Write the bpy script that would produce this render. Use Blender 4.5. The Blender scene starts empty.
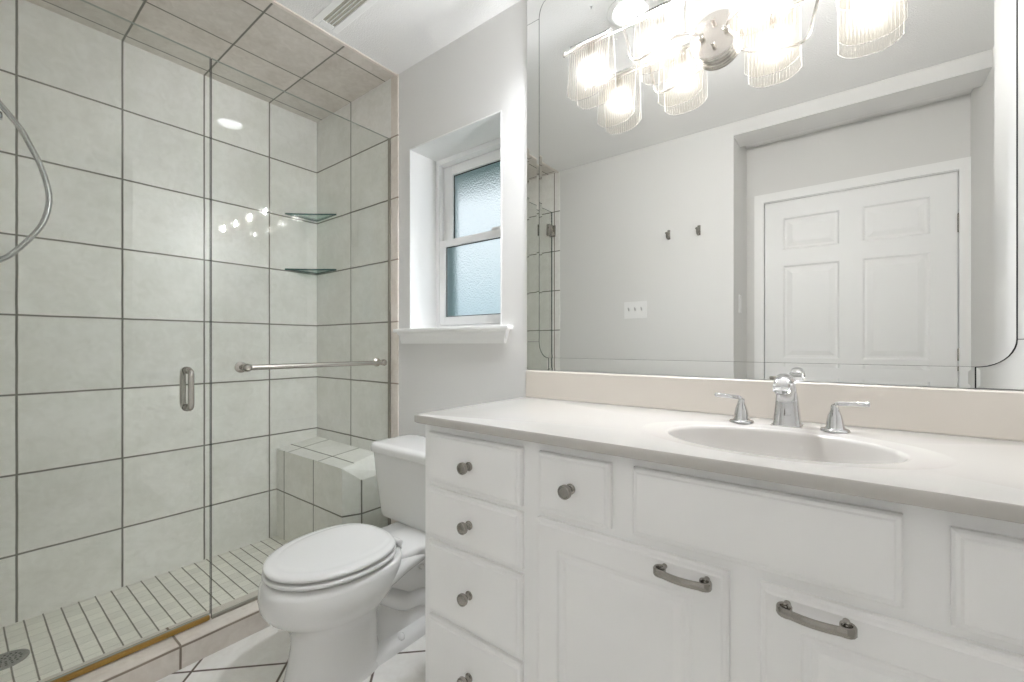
import bpy, bmesh, math, random
from mathutils import Vector, Matrix
PI = math.pi
S = bpy.context.scene
C = S.collection
random.seed(4)

# ------------------------------------------------------------------ camera, sky, exposure
cam_d = bpy.data.cameras.new('camera')
cam_d.sensor_width = 36.0
cam_d.lens = 433.2 / 1024 * 36.0
cam_d.shift_y = 4.0 / 1024
cam_d.clip_start = 0.01
cam = bpy.data.objects.new('camera', cam_d)
cam.location = (0.0, -1.365, 1.0744)
cam.rotation_euler = (PI / 2, 0, math.radians(37.62))
C.objects.link(cam)
S.camera = cam

S.view_settings.view_transform = 'Standard'
S.view_settings.look = 'None'
S.view_settings.gamma = 1.0
S.view_settings.use_curve_mapping = False
S.view_settings.exposure = 2.14
S.cycles.max_bounces = 16
S.cycles.diffuse_bounces = 10
S.cycles.glossy_bounces = 8
S.cycles.transmission_bounces = 12
S.cycles.transparent_max_bounces = 24
S.cycles.sample_clamp_indirect = 6.0
S.cycles.blur_glossy = 1.0
S.cycles.use_denoising = True

SKY = 0.29            # daylight outside the window
BULB = 285.0         # four vanity bulbs
DOWN = 120.0         # recessed ceiling light

w = bpy.data.worlds.new('daylight')
S.world = w
w.use_nodes = True
nt = w.node_tree
nt.nodes.clear()
wo = nt.nodes.new('ShaderNodeOutputWorld')
bg = nt.nodes.new('ShaderNodeBackground')
tc = nt.nodes.new('ShaderNodeTexCoord')
sx = nt.nodes.new('ShaderNodeSeparateXYZ')
rp = nt.nodes.new('ShaderNodeValToRGB')
mr = nt.nodes.new('ShaderNodeMapRange')
mr.inputs['From Min'].default_value = -1
nt.links.new(tc.outputs['Generated'], sx.inputs[0])
nt.links.new(sx.outputs['Z'], mr.inputs['Value'])
nt.links.new(mr.outputs[0], rp.inputs[0])
e = rp.color_ramp.elements
e[0].position = 0.0; e[0].color = (0.10, 0.15, 0.13, 1)
e[1].position = 1.0; e[1].color = (0.60, 0.76, 1.0, 1)
k = e.new(0.46); k.color = (0.26, 0.36, 0.36, 1)
k = e.new(0.515); k.color = (0.42, 0.56, 0.62, 1)
k = e.new(0.60); k.color = (1.0, 1.0, 1.0, 1)
nt.links.new(rp.outputs[0], bg.inputs['Color'])
bg.inputs['Strength'].default_value = SKY
nt.links.new(bg.outputs[0], wo.inputs[0])

# ------------------------------------------------------------------ helpers: materials
def pm(name, col, rough=0.5, metal=0.0, spec=0.5, coat=0.0, bump=0.0, bscale=60.0, var=0.0, vscale=5.0, emit=None, estr=0.0):
    m = bpy.data.materials.new(name); m.use_nodes = True
    n = m.node_tree.nodes; l = m.node_tree.links
    p = n['Principled BSDF']
    p.inputs['Base Color'].default_value = (*col, 1)
    p.inputs['Roughness'].default_value = rough
    p.inputs['Metallic'].default_value = metal
    p.inputs['Specular IOR Level'].default_value = spec
    p.inputs['Coat Weight'].default_value = coat
    p.inputs['Coat Roughness'].default_value = 0.08
    if emit:
        p.inputs['Emission Color'].default_value = (*emit, 1)
        p.inputs['Emission Strength'].default_value = estr
    if var:
        g = n.new('ShaderNodeNewGeometry'); t = n.new('ShaderNodeTexNoise')
        t.inputs['Scale'].default_value = vscale; t.inputs['Detail'].default_value = 4
        l.new(g.outputs['Position'], t.inputs['Vector'])
        mx = n.new('ShaderNodeMix'); mx.data_type = 'RGBA'
        mx.inputs[6].default_value = (*[c * (1 - var) for c in col], 1)
        mx.inputs[7].default_value = (*[min(1, c * (1 + var)) for c in col], 1)
        l.new(t.outputs['Fac'], mx.inputs[0]); l.new(mx.outputs[2], p.inputs['Base Color'])
    if bump:
        g = n.new('ShaderNodeNewGeometry'); t = n.new('ShaderNodeTexNoise')
        t.inputs['Scale'].default_value = bscale; t.inputs['Detail'].default_value = 3
        l.new(g.outputs['Position'], t.inputs['Vector'])
        b = n.new('ShaderNodeBump'); b.inputs['Strength'].default_value = bump
        b.inputs['Distance'].default_value = 0.004
        l.new(t.outputs['Fac'], b.inputs['Height']); l.new(b.outputs[0], p.inputs['Normal'])
    return m

def tile_mat(name, axes, org, size, gw, cola, colb, grout, rough=0.35, diag=False, gstr=(1.0, 1.0), shade=0.10, nscale=5.0):
    """stone tiles laid on two world axes; lines through org, pitch size"""
    m = bpy.data.materials.new(name); m.use_nodes = True
    n = m.node_tree.nodes; l = m.node_tree.links
    p = n['Principled BSDF']
    geo = n.new('ShaderNodeNewGeometry')
    sp = n.new('ShaderNodeSeparateXYZ')
    # hand-set wobble of the joints
    wn = n.new('ShaderNodeTexNoise'); wn.inputs['Scale'].default_value = 9.0
    l.new(geo.outputs['Position'], wn.inputs['Vector'])
    ws = n.new('ShaderNodeVectorMath'); ws.operation = 'SUBTRACT'; ws.inputs[1].default_value = (0.5, 0.5, 0.5)
    l.new(wn.outputs['Color'], ws.inputs[0])
    wm = n.new('ShaderNodeVectorMath'); wm.operation = 'SCALE'; wm.inputs['Scale'].default_value = 0.003
    l.new(ws.outputs[0], wm.inputs[0])
    wa = n.new('ShaderNodeVectorMath'); wa.operation = 'ADD'
    l.new(geo.outputs['Position'], wa.inputs[0]); l.new(wm.outputs[0], wa.inputs[1])
    l.new(wa.outputs[0], sp.inputs[0])
    def M(op, a, b=None, c=None):
        x = n.new('ShaderNodeMath'); x.operation = op
        for i, v in enumerate((a, b, c)):
            if v is None: continue
            if isinstance(v, (int, float)): x.inputs[i].default_value = v
            else: l.new(v, x.inputs[i])
        return x.outputs[0]
    if diag:
        r = math.sqrt(0.5)
        u = M('MULTIPLY', M('ADD', sp.outputs['X'], sp.outputs['Y']), r)
        v = M('MULTIPLY', M('SUBTRACT', sp.outputs['Y'], sp.outputs['X']), r)
    else:
        u, v = sp.outputs['XYZ'.index(axes[0].upper())], sp.outputs['XYZ'.index(axes[1].upper())]
    masks, ids = [], []
    for a, o, s_, gs in ((u, org[0], size[0], gstr[0]), (v, org[1], size[1], gstr[1])):
        q = M('DIVIDE', M('SUBTRACT', a, o), s_)
        f = M('FLOOR', q); ids.append(f)
        fr = M('SUBTRACT', q, f)
        d = M('MULTIPLY', M('MINIMUM', fr, M('SUBTRACT', 1.0, fr)), s_)
        mm = n.new('ShaderNodeMapRange'); mm.clamp = True
        mm.inputs['From Min'].default_value = gw * 0.38; mm.inputs['From Max'].default_value = gw * 0.75
        mm.inputs['To Min'].default_value = 1.0 * gs; mm.inputs['To Max'].default_value = 0.0
        l.new(d, mm.inputs['Value']); masks.append(mm.outputs[0])
    mask = M('MAXIMUM', masks[0], masks[1])
    cmb = n.new('ShaderNodeCombineXYZ'); l.new(ids[0], cmb.inputs[0]); l.new(ids[1], cmb.inputs[1])
    wh = n.new('ShaderNodeTexWhiteNoise'); wh.noise_dimensions = '3D'; l.new(cmb.outputs[0], wh.inputs['Vector'])
    # stone clouding, each tile cut from another place
    sc = n.new('ShaderNodeVectorMath'); sc.operation = 'SCALE'; sc.inputs['Scale'].default_value = 3.0
    l.new(wh.outputs['Color'], sc.inputs[0])
    ad = n.new('ShaderNodeVectorMath'); ad.operation = 'ADD'
    l.new(geo.outputs['Position'], ad.inputs[0]); l.new(sc.outputs[0], ad.inputs[1])
    ns = n.new('ShaderNodeTexNoise'); ns.inputs['Scale'].default_value = nscale; ns.inputs['Detail'].default_value = 7
    ns.inputs['Roughness'].default_value = 0.62
    l.new(ad.outputs[0], ns.inputs['Vector'])
    cr = n.new('ShaderNodeMapRange'); cr.inputs['From Min'].default_value = 0.38; cr.inputs['From Max'].default_value = 0.62
    n2 = n.new('ShaderNodeTexNoise'); n2.inputs['Scale'].default_value = nscale * 5; n2.inputs['Detail'].default_value = 6; n2.inputs['Distortion'].default_value = 1.2
    l.new(ad.outputs[0], n2.inputs['Vector'])
    l.new(M('ADD', M('MULTIPLY', ns.outputs['Fac'], 0.6), M('MULTIPLY', n2.outputs['Fac'], 0.4)), cr.inputs['Value'])
    mx = n.new('ShaderNodeMix'); mx.data_type = 'RGBA'
    mx.inputs[6].default_value = (*cola, 1); mx.inputs[7].default_value = (*colb, 1)
    l.new(cr.outputs[0], mx.inputs[0])
    hs = n.new('ShaderNodeHueSaturation')
    l.new(mx.outputs[2], hs.inputs['Color'])
    l.new(M('ADD', M('MULTIPLY', wh.outputs['Value'], shade), 1.0 - shade / 2), hs.inputs['Value'])
    gx = n.new('ShaderNodeMix'); gx.data_type = 'RGBA'; gx.inputs[7].default_value = (*grout, 1)
    l.new(mask, gx.inputs[0]); l.new(hs.outputs[0], gx.inputs[6])
    l.new(gx.outputs[2], p.inputs['Base Color'])
    l.new(M('ADD', M('MULTIPLY', mask, 0.5), rough), p.inputs['Roughness'])
    b = n.new('ShaderNodeBump'); b.inputs['Strength'].default_value = 0.5; b.inputs['Distance'].default_value = 0.002
    l.new(M('SUBTRACT', M('MULTIPLY', ns.outputs['Fac'], 0.25), mask), b.inputs['Height'])
    l.new(b.outputs[0], p.inputs['Normal'])
    p.inputs['Specular IOR Level'].default_value = 0.4
    return m

def glass_mat(name, tint, f0=0.045, rough=0.0):
    """clear sheet glass: Fresnel mix of transparent and mirror reflection"""
    m = bpy.data.materials.new(name); m.use_nodes = True
    n = m.node_tree.nodes; l = m.node_tree.links; n.clear()
    o = n.new('ShaderNodeOutputMaterial')
    t = n.new('ShaderNodeBsdfTransparent'); t.inputs[0].default_value = (*tint, 1)
    g = n.new('ShaderNodeBsdfGlossy'); g.inputs['Roughness'].default_value = rough
    lw = n.new('ShaderNodeLayerWeight'); lw.inputs['Blend'].default_value = 0.5
    pw = n.new('ShaderNodeMath'); pw.operation = 'POWER'; pw.inputs[1].default_value = 5.0
    l.new(lw.outputs['Facing'], pw.inputs[0])
    ma = n.new('ShaderNodeMath'); ma.operation = 'MULTIPLY_ADD'; ma.inputs[1].default_value = 1 - f0; ma.inputs[2].default_value = f0
    l.new(pw.outputs[0], ma.inputs[0])
    mx = n.new('ShaderNodeMixShader')
    l.new(ma.outputs[0], mx.inputs[0]); l.new(t.outputs[0], mx.inputs[1]); l.new(g.outputs[0], mx.inputs[2])
    l.new(mx.outputs[0], o.inputs[0])
    return m

# ------------------------------------------------------------------ materials
PAINT = pm('wall_paint', (0.72, 0.715, 0.70), 0.75, bump=0.06, bscale=220)
CEIL = pm('ceiling_texture_paint', (0.82, 0.815, 0.805), 0.9, bump=0.55, bscale=170)
WHITE = pm('white_trim_paint', (0.88, 0.88, 0.87), 0.4)
DOORW = pm('white_door_paint', (0.86, 0.86, 0.855), 0.42)
CABW = pm('white_cabinet_paint', (0.92, 0.915, 0.91), 0.38, var=0.02, vscale=9)
VINYL = pm('white_vinyl', (0.88, 0.88, 0.88), 0.35)
MARBLE = pm('cultured_marble', (0.545, 0.525, 0.495), 0.22, coat=0.3, var=0.015, vscale=6)
SPLASH = pm('marble_tone_in_shade', (0.645, 0.60, 0.54), 0.25, coat=0.2, var=0.015, vscale=6)  # same marble as the slab; its beige tone in shade is coloured in
PORC = pm('white_porcelain', (0.76, 0.76, 0.75), 0.12, coat=0.5)
PLAST = pm('white_seat_plastic', (0.74, 0.74, 0.73), 0.18, coat=0.3)
NICK = pm('brushed_nickel', (0.56, 0.53, 0.49), 0.26, metal=1.0)
CHROME = pm('polished_chrome', (0.64, 0.64, 0.645), 0.05, metal=1.0)
PEWTER = pm('dark_satin_nickel', (0.38, 0.36, 0.33), 0.22, metal=1.0)
HOSE = pm('chrome_hose', (0.46, 0.46, 0.46), 0.25, metal=1.0)
GOLD = pm('bronze_gold_strip', (0.34, 0.20, 0.045), 0.42, metal=0.25)
DARK = pm('dark_gap', (0.03, 0.032, 0.03), 0.7)
SLOT = pm('grey_vent_slot', (0.42, 0.40, 0.34), 0.8)
GEDGE = pm('green_glass_edge', (0.055, 0.085, 0.07), 0.15)
GTOP = pm('lit_glass_edge', (0.40, 0.43, 0.39), 0.2)  # same glass edge, with the light it catches put into a paler colour
SHEDGE = pm('teal_glass_edge', (0.03, 0.09, 0.08), 0.15)
EAVE = pm('teal_soffit_paint', (0.05, 0.20, 0.16), 0.8)
SWITCH = pm('white_switch_plastic', (0.83, 0.83, 0.82), 0.3)
GLASS = glass_mat('green_tint_sheet_glass', (0.976, 0.987, 0.976), 0.04)
SHELFG = glass_mat('teal_tint_shelf_glass', (0.80, 0.92, 0.89), 0.05)
MIR = pm('silvered_mirror', (0.785, 0.79, 0.775), 0.0, metal=1.0)
T = 0.3096
CA, CB, GR = (0.80, 0.79, 0.75), (0.91, 0.90, 0.875), (0.20, 0.195, 0.165)
TILE_L = tile_mat('stone_tile_left_wall', 'yz', (-1.207, 1.191), (T, T), 0.0062, CA, CB, GR)
TILE_B = tile_mat('stone_tile_back_wall', 'xz', (-2.180, 1.191), (0.366, T), 0.0062, CA, CB, GR)
TILE_BS = tile_mat('stone_tile_bench_front', 'xz', (-2.455, 0.262), (T, 5.0), 0.0062, CA, CB, GR)
TILE_BY = tile_mat('stone_tile_bench_side', 'yz', (-0.155, 0.262), (T, 5.0), 0.0062, CA, CB, GR)
TILE_BP = tile_mat('stone_tile_bench_slope', 'xy', (-9.0, -9.0), (50, 50), 0.0062, CA, CB, GR)
TILE_BT = tile_mat('stone_tile_bench_top', 'xy', (-2.10, -0.16), (T, T), 0.0062, CA, CB, GR)
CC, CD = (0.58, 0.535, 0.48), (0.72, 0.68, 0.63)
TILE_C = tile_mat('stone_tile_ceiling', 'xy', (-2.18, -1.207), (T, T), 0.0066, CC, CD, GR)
TILE_T = tile_mat('stone_bullnose_edge', 'xz', (-5.0, 1.191), (50, T), 0.006, (0.68, 0.62, 0.555), (0.80, 0.75, 0.69), (0.34, 0.28, 0.23))
TILE_K = tile_mat('stone_curb_tile', 'yz', (-0.899, 0.0735), (T, 50), 0.006, (0.60, 0.545, 0.49), (0.72, 0.675, 0.62), (0.22, 0.18, 0.14))
TILE_F = tile_mat('diagonal_floor_tile', 'xy', (-1.746 * math.sqrt(.5), 0.825 * math.sqrt(.5)), (0.2966, 0.2966), 0.007,
                  (0.79, 0.77, 0.73), (0.88, 0.87, 0.84), (0.13, 0.105, 0.085), 0.3, diag=True, shade=0.14)
TILE_S = tile_mat('shower_mosaic_tile', 'xy', (-2.53, -1.240), (0.0508, 0.0508), 0.0042, (0.79, 0.77, 0.705), (0.86, 0.84, 0.775),
                  (0.20, 0.19, 0.15), 0.4, gstr=(0.22, 0.95), shade=0.12)

def shade_glass():
    m = bpy.data.materials.new('ribbed_shade_glass'); m.use_nodes = True
    n = m.node_tree.nodes; l = m.node_tree.links; n.clear()
    o = n.new('ShaderNodeOutputMaterial')
    tr = n.new('ShaderNodeBsdfTransparent'); tr.inputs[0].default_value = (1, 0.985, 0.96, 1)
    tl = n.new('ShaderNodeBsdfTranslucent'); tl.inputs[0].default_value = (0.97, 0.93, 0.88, 1)
    df = n.new('ShaderNodeBsdfDiffuse'); df.inputs[0].default_value = (0.95, 0.93, 0.90, 1)
    gl = n.new('ShaderNodeBsdfGlossy'); gl.inputs['Roughness'].default_value = 0.08
    a = n.new('ShaderNodeMixShader'); a.inputs[0].default_value = 0.35
    l.new(tl.outputs[0], a.inputs[1]); l.new(df.outputs[0], a.inputs[2])
    b = n.new('ShaderNodeMixShader'); ge = n.new('ShaderNodeNewGeometry'); sp = n.new('ShaderNodeSeparateXYZ'); l.new(ge.outputs['Position'], sp.inputs[0])
    m1 = n.new('ShaderNodeMath'); m1.operation = 'MULTIPLY'; m1.inputs[1].default_value = 2 * PI * 17 / 0.138; l.new(sp.outputs['X'], m1.inputs[0])
    m2 = n.new('ShaderNodeMath'); m2.operation = 'SINE'; l.new(m1.outputs[0], m2.inputs[0])
    m3 = n.new('ShaderNodeMapRange'); m3.inputs['From Min'].default_value = -1; m3.inputs['To Min'].default_value = 0.006; m3.inputs['To Max'].default_value = 0.022
    l.new(m2.outputs[0], m3.inputs['Value'])
    at = n.new('ShaderNodeAttribute'); at.attribute_name = 'rim_highlight'      # bright rim highlight put into the scatter along the sheet edges
    m4 = n.new('ShaderNodeMath'); m4.operation = 'MULTIPLY_ADD'; m4.inputs[1].default_value = 0.30
    l.new(at.outputs['Fac'], m4.inputs[0]); l.new(m3.outputs[0], m4.inputs[2]); l.new(m4.outputs[0], b.inputs[0])
    l.new(tr.outputs[0], b.inputs[1]); l.new(a.outputs[0], b.inputs[2])
    lw = n.new('ShaderNodeLayerWeight'); lw.inputs['Blend'].default_value = 0.20
    c = n.new('ShaderNodeMixShader')
    l.new(lw.outputs['Fresnel'], c.inputs[0]); l.new(b.outputs[0], c.inputs[1]); l.new(gl.outputs[0], c.inputs[2])
    l.new(c.outputs[0], o.inputs[0])
    return m
SHADE = shade_glass()

def frosted_glass():
    m = bpy.data.materials.new('frosted_pane'); m.use_nodes = True
    n = m.node_tree.nodes; l = m.node_tree.links; n.clear()
    o = n.new('ShaderNodeOutputMaterial')
    rf = n.new('ShaderNodeBsdfRefraction'); rf.inputs['Roughness'].default_value = 0.42; rf.inputs['IOR'].default_value = 1.25
    rf.inputs[0].default_value = (0.86, 0.94, 0.98, 1)
    tl = n.new('ShaderNodeBsdfTranslucent'); tl.inputs[0].default_value = (0.80, 0.90, 0.96, 1)
    gl = n.new('ShaderNodeBsdfGlossy'); gl.inputs['Roughness'].default_value = 0.25
    ge = n.new('ShaderNodeNewGeometry')
    ns = n.new('ShaderNodeTexVoronoi'); ns.inputs['Scale'].default_value = 130
    l.new(ge.outputs['Position'], ns.inputs['Vector'])
    bp = n.new('ShaderNodeBump'); bp.inputs['Strength'].default_value = 0.8; bp.inputs['Distance'].default_value = 0.004
    l.new(ns.outputs['Distance'], bp.inputs['Height'])
    for q in (rf, tl, gl): l.new(bp.outputs[0], q.inputs['Normal'])
    a = n.new('ShaderNodeMixShader'); a.inputs[0].default_value = 0.15
    l.new(rf.outputs[0], a.inputs[1]); l.new(tl.outputs[0], a.inputs[2])
    b = n.new('ShaderNodeMixShader'); b.inputs[0].default_value = 0.05
    l.new(a.outputs[0], b.inputs[1]); l.new(gl.outputs[0], b.inputs[2])
    l.new(b.outputs[0], o.inputs[0])
    return m
FROST = frosted_glass()
CLEAR = glass_mat('outer_pane_face', (0.97, 0.98, 0.98), 0.04)
BULBM = pm('lit_bulb', (1, 1, 1), 0.4, emit=(0.93, 0.95, 1.0), estr=BULB)
LENS = pm('lit_downlight_lens', (1, 1, 1), 0.4, emit=(0.92, 0.95, 1.0), estr=DOWN)

# ------------------------------------------------------------------ helpers: geometry
def obj(name, bm, mats, parent=None, smooth=False, bevel=0.0, seg=2, auto=None):
    me = bpy.data.meshes.new(name)
    bmesh.ops.recalc_face_normals(bm, faces=bm.faces)
    bm.to_mesh(me); bm.free()
    for m in (mats if isinstance(mats, (list, tuple)) else [mats]): me.materials.append(m)
    o = bpy.data.objects.new(name, me); C.objects.link(o)
    if parent is not None:
        o.parent = parent
        o.matrix_parent_inverse = Matrix.Translation(-parent.location) if parent.parent is None else parent.matrix_parent_inverse.copy()
        if parent.type == 'MESH': o.matrix_parent_inverse = Matrix.Identity(4)
    if smooth or auto is not None:
        me.polygons.foreach_set('use_smooth', [True] * len(me.polygons))
        if auto is not None:
            try: me.set_sharp_from_angle(angle=math.radians(auto))
            except Exception: pass
    if bevel:
        b = o.modifiers.new('edge', 'BEVEL'); b.width = bevel; b.segments = seg; b.limit_method = 'ANGLE'; b.angle_limit = math.radians(40)
    return o

def thing(name, label, cat, loc, group=None):
    o = bpy.data.objects.new(name, None); C.objects.link(o)
    o.location = loc; o.empty_display_size = 0.05
    o['label'] = label; o['category'] = cat
    if group: o['group'] = group
    return o

def tag(o, label, cat, group=None, kind=None):
    o['label'] = label; o['category'] = cat
    if group: o['group'] = group
    if kind: o['kind'] = kind
    return o

def struct(name, bm, mats, label, cat, **k):
    return tag(obj(name, bm, mats, **k), label, cat, kind='structure')

def BM(): return bmesh.new()

def box(bm, x0, x1, y0, y1, z0, z1, mi=0):
    v = [bm.verts.new(p) for p in ((x0, y0, z0), (x1, y0, z0), (x1, y1, z0), (x0, y1, z0), (x0, y0, z1), (x1, y0, z1), (x1, y1, z1), (x0, y1, z1))]
    fs = [(0, 1, 2, 3), (4, 5, 6, 7), (0, 1, 5, 4), (1, 2, 6, 5), (2, 3, 7, 6), (3, 0, 4, 7)]
    out = []
    for f in fs:
        q = bm.faces.new([v[i] for i in f]); q.material_index = mi; out.append(q)
    return out   # bottom, top, -y, +x, +y, -x

def bx(*a, **k):
    bm = BM(); box(bm, *a, **k); return bm

def loft(bm, rings, cap0=True, cap1=True, mi=0, closed=True):
    R = [[bm.verts.new(p) for p in r] for r in rings]
    n = len(R[0])
    for a, b in zip(R, R[1:]):
        for i in range(n if closed else n - 1):
            j = (i + 1) % n
            f = bm.faces.new((a[i], a[j], b[j], b[i])); f.material_index = mi
    if cap0: bm.faces.new(R[0][::-1]).material_index = mi
    if cap1: bm.faces.new(R[-1]).material_index = mi
    return R

def frame_of(d):
    d = Vector(d).normalized()
    a = Vector((0, 0, 1)) if abs(d.z) < 0.9 else Vector((1, 0, 0))
    u = d.cross(a).normalized()
    return d, u, d.cross(u).normalized()

def lathe(bm, prof, o=(0, 0, 0), axis=(0, 0, 1), n=24, cap0=True, cap1=True, mi=0):
    """prof: list of (radius, height along axis)"""
    d, u, v = frame_of(axis); o = Vector(o)
    rings = []
    for r, h in prof:
        rings.append([o + d * h + (u * math.cos(2 * PI * i / n) + v * math.sin(2 * PI * i / n)) * max(r, 1e-5) for i in range(n)])
    return loft(bm, rings, cap0, cap1, mi)

def smooth_path(pts, k=8):
    P = [Vector(p) for p in pts]; out = []
    for i in range(len(P) - 1):
        p0 = P[max(i - 1, 0)]; p1 = P[i]; p2 = P[i + 1]; p3 = P[min(i + 2, len(P) - 1)]
        for j in range(k):
            t = j / k
            out.append(0.5 * ((2 * p1) + (-p0 + p2) * t + (2 * p0 - 5 * p1 + 4 * p2 - p3) * t * t + (-p0 + 3 * p1 - 3 * p2 + p3) * t ** 3))
    out.append(P[-1]); return out

def tube(bm, pts, r, n=12, mi=0, ribs=None):
    P = [Vector(p) for p in pts]; rings = []; u = None
    for i, p in enumerate(P):
        d = (P[min(i + 1, len(P) - 1)] - P[max(i - 1, 0)]).normalized()
        if u is None: _, u, _ = frame_of(d)
        u = (u - d * u.dot(d)).normalized(); v = d.cross(u)
        rr = r(i / (len(P) - 1)) if callable(r) else r
        if ribs: rr = rr * (1 + ribs * (i % 2))
        rings.append([p + (u * math.cos(2 * PI * k / n) + v * math.sin(2 * PI * k / n)) * rr for k in range(n)])
    return loft(bm, rings, True, True, mi)

def strap(bm, pts, up, hw, ht, mi=0):
    """rectangular bar along pts: half width hw along up, half thickness ht across"""
    P = [Vector(p) for p in pts]; up = Vector(up); rings = []
    for i, p in enumerate(P):
        d = (P[min(i + 1, len(P) - 1)] - P[max(i - 1, 0)]).normalized()
        s = d.cross(up).normalized()
        t = i / (len(P) - 1); w_ = hw(t) if callable(hw) else hw
        rings.append([p + up * w_ + s * ht * .6, p + up * w_ * .7 + s * ht, p - up * w_ * .7 + s * ht, p - up * w_ + s * ht * .6,
                      p - up * w_ - s * ht * .6, p - up * w_ * .7 - s * ht, p + up * w_ * .7 - s * ht, p + up * w_ - s * ht * .6])
    return loft(bm, rings, True, True, mi)

def prism(bm, poly, f, d0, d1, mi=0):
    """poly in 2D, f(a, b, depth) -> 3D"""
    return loft(bm, [[f(a, b, d0) for a, b in poly], [f(a, b, d1) for a, b in poly]], True, True, mi)

def offset_poly(poly, d):
    n = len(poly); out = []
    area = sum(poly[i][0] * poly[(i + 1) % n][1] - poly[(i + 1) % n][0] * poly[i][1] for i in range(n))
    s = 1 if area > 0 else -1
    for i in range(n):
        a, b, c = Vector(poly[i - 1]), Vector(poly[i]), Vector(poly[(i + 1) % n])
        e1 = (b - a).normalized(); e2 = (c - b).normalized()
        n1 = Vector((-e1.y, e1.x)) * s; n2 = Vector((-e2.y, e2.x)) * s
        k = (n1 + n2); L = max(0.3, (1 + n1.dot(n2)))
        out.append(tuple(b + k / L * d))
    return out

# ------------------------------------------------------------------ room shell
ZC = 2.424
XS, XG, XT, XR = -2.544, -1.829, -1.765, 0.355      # shower back wall, glass, tile edge, vanity end wall
YF, YA, XA, XB = -1.55, -1.99, -0.54, 0.53          # front wall, door alcove
struct('floor', bx(-1.745, 0.75, -2.2, 0.0, -0.1, 0.0), TILE_F, 'cream floor tiles laid on the diagonal with dark grout', 'floor')
struct('floor_shower', bx(-2.7, -1.90, -1.7, 0.0, -0.1, 0.0), TILE_S, 'small square greenish beige mosaic tiles of the shower floor', 'floor')
LX, LY, LR = -0.69, -0.325, 0.070
bm = BM()
cx0, cx1, cy0, cy1 = LX - 0.12, LX + 0.12, LY - 0.12, LY + 0.12
box(bm, XT - 0.01, cx0, -2.2, 0.25, ZC, ZC + 0.1); box(bm, cx1, 0.75, -2.2, 0.25, ZC, ZC + 0.1)
box(bm, cx0, cx1, -2.2, cy0, ZC, ZC + 0.1); box(bm, cx0, cx1, cy1, 0.25, ZC, ZC + 0.1)
inn, out = [], []
for i in range(48):
    a = 2 * PI * (i + .5) / 48; c_, s_ = math.cos(a), math.sin(a); m_ = max(abs(c_), abs(s_))
    inn.append((LX + LR * c_, LY + LR * s_)); out.append((LX + .12 * c_ / m_, LY + .12 * s_ / m_))
rr = [[bm.verts.new((x, y, z)) for x, y in q] for q, z in ((out, ZC), (inn, ZC), (inn, ZC + .1), (out, ZC + .1))]
for A, B in zip(rr, rr[1:]):
    for i in range(48): bm.faces.new((A[i], A[(i + 1) % 48], B[(i + 1) % 48], B[i]))
struct('ceiling', bm, CEIL, 'white textured bathroom ceiling', 'ceiling')
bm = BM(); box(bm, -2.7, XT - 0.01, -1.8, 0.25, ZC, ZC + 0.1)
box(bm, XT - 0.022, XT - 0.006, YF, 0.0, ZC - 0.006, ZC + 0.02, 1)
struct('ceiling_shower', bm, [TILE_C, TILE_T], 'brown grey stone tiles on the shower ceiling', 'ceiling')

WX0, WX1, WZ0, WZ1 = -1.681, -1.104, 1.150, 2.027
bm = BM()
box(bm, XT - 0.01, WX0, 0, 0.30, 0, ZC); box(bm, WX1, 0.75, 0, 0.30, 0, ZC)
box(bm, WX0, WX1, 0, 0.30, 0, WZ0); box(bm, WX0, WX1, 0, 0.30, WZ1, ZC)
struct('wall_back', bm, PAINT, 'pale grey painted wall that holds the window and the mirror', 'wall')
bm = BM(); box(bm, -2.7, XT - 0.055, -0.004, 0.25, 0, ZC); box(bm, XT - 0.055, XT, -0.005, 0.05, 0, ZC, 1)
struct('wall_shower_back', bm, [TILE_B, TILE_T], 'tiled shower end wall beside the window, with pinkish edge tiles', 'wall', bevel=0.002)
struct('wall_left', bx(-2.7, XS, -1.8, 0.25, 0, ZC), TILE_L, 'long shower wall of large square grey stone tiles', 'wall')
struct('wall_shower_front', bx(-2.7, XT, -1.8, YF + 0.004, 0, ZC), TILE_B, 'tiled shower end wall at the hinge side of the glass door', 'wall')
struct('wall_front', bx(XT, XA, -2.2, YF, 0, ZC), PAINT, 'grey painted wall with robe hooks, seen in the mirror', 'wall')
DX0, DX1, DZ = -0.432, 0.482, 2.02
bm = BM(); box(bm, XA, DX0 - 0.01, -2.2, YA, 0, ZC); box(bm, DX1 + 0.01, XB, -2.2, YA, 0, ZC); box(bm, DX0 - 0.01, DX1 + 0.01, -2.2, YA, DZ + 0.01, ZC)
struct('wall_door', bm, PAINT, 'grey wall around the white door, deep in the alcove', 'wall')
struct('wall_right', bx(XB, 0.75, -2.2, -0.575, 0, ZC), PAINT, 'grey side wall next to the door alcove', 'wall')
struct('wall_vanity_end', bx(XR, 0.75, -0.575, 0.0, 0, ZC), PAINT, 'short pale wall at the right end of the vanity', 'wall', bevel=0.004)
struct('beam', bx(XA, XB, -1.74, YF, 2.345, ZC), PAINT, 'low header across the opening of the door alcove', 'beam')
# curb
bm = BM(); box(bm, -1.90, -1.745, YF, -0.004, -0.02, 0.079)
struct('shower_curb', bm, TILE_K, 'pinkish beige tiled curb under the shower glass', 'curb', bevel=0.007, seg=3)

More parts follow.
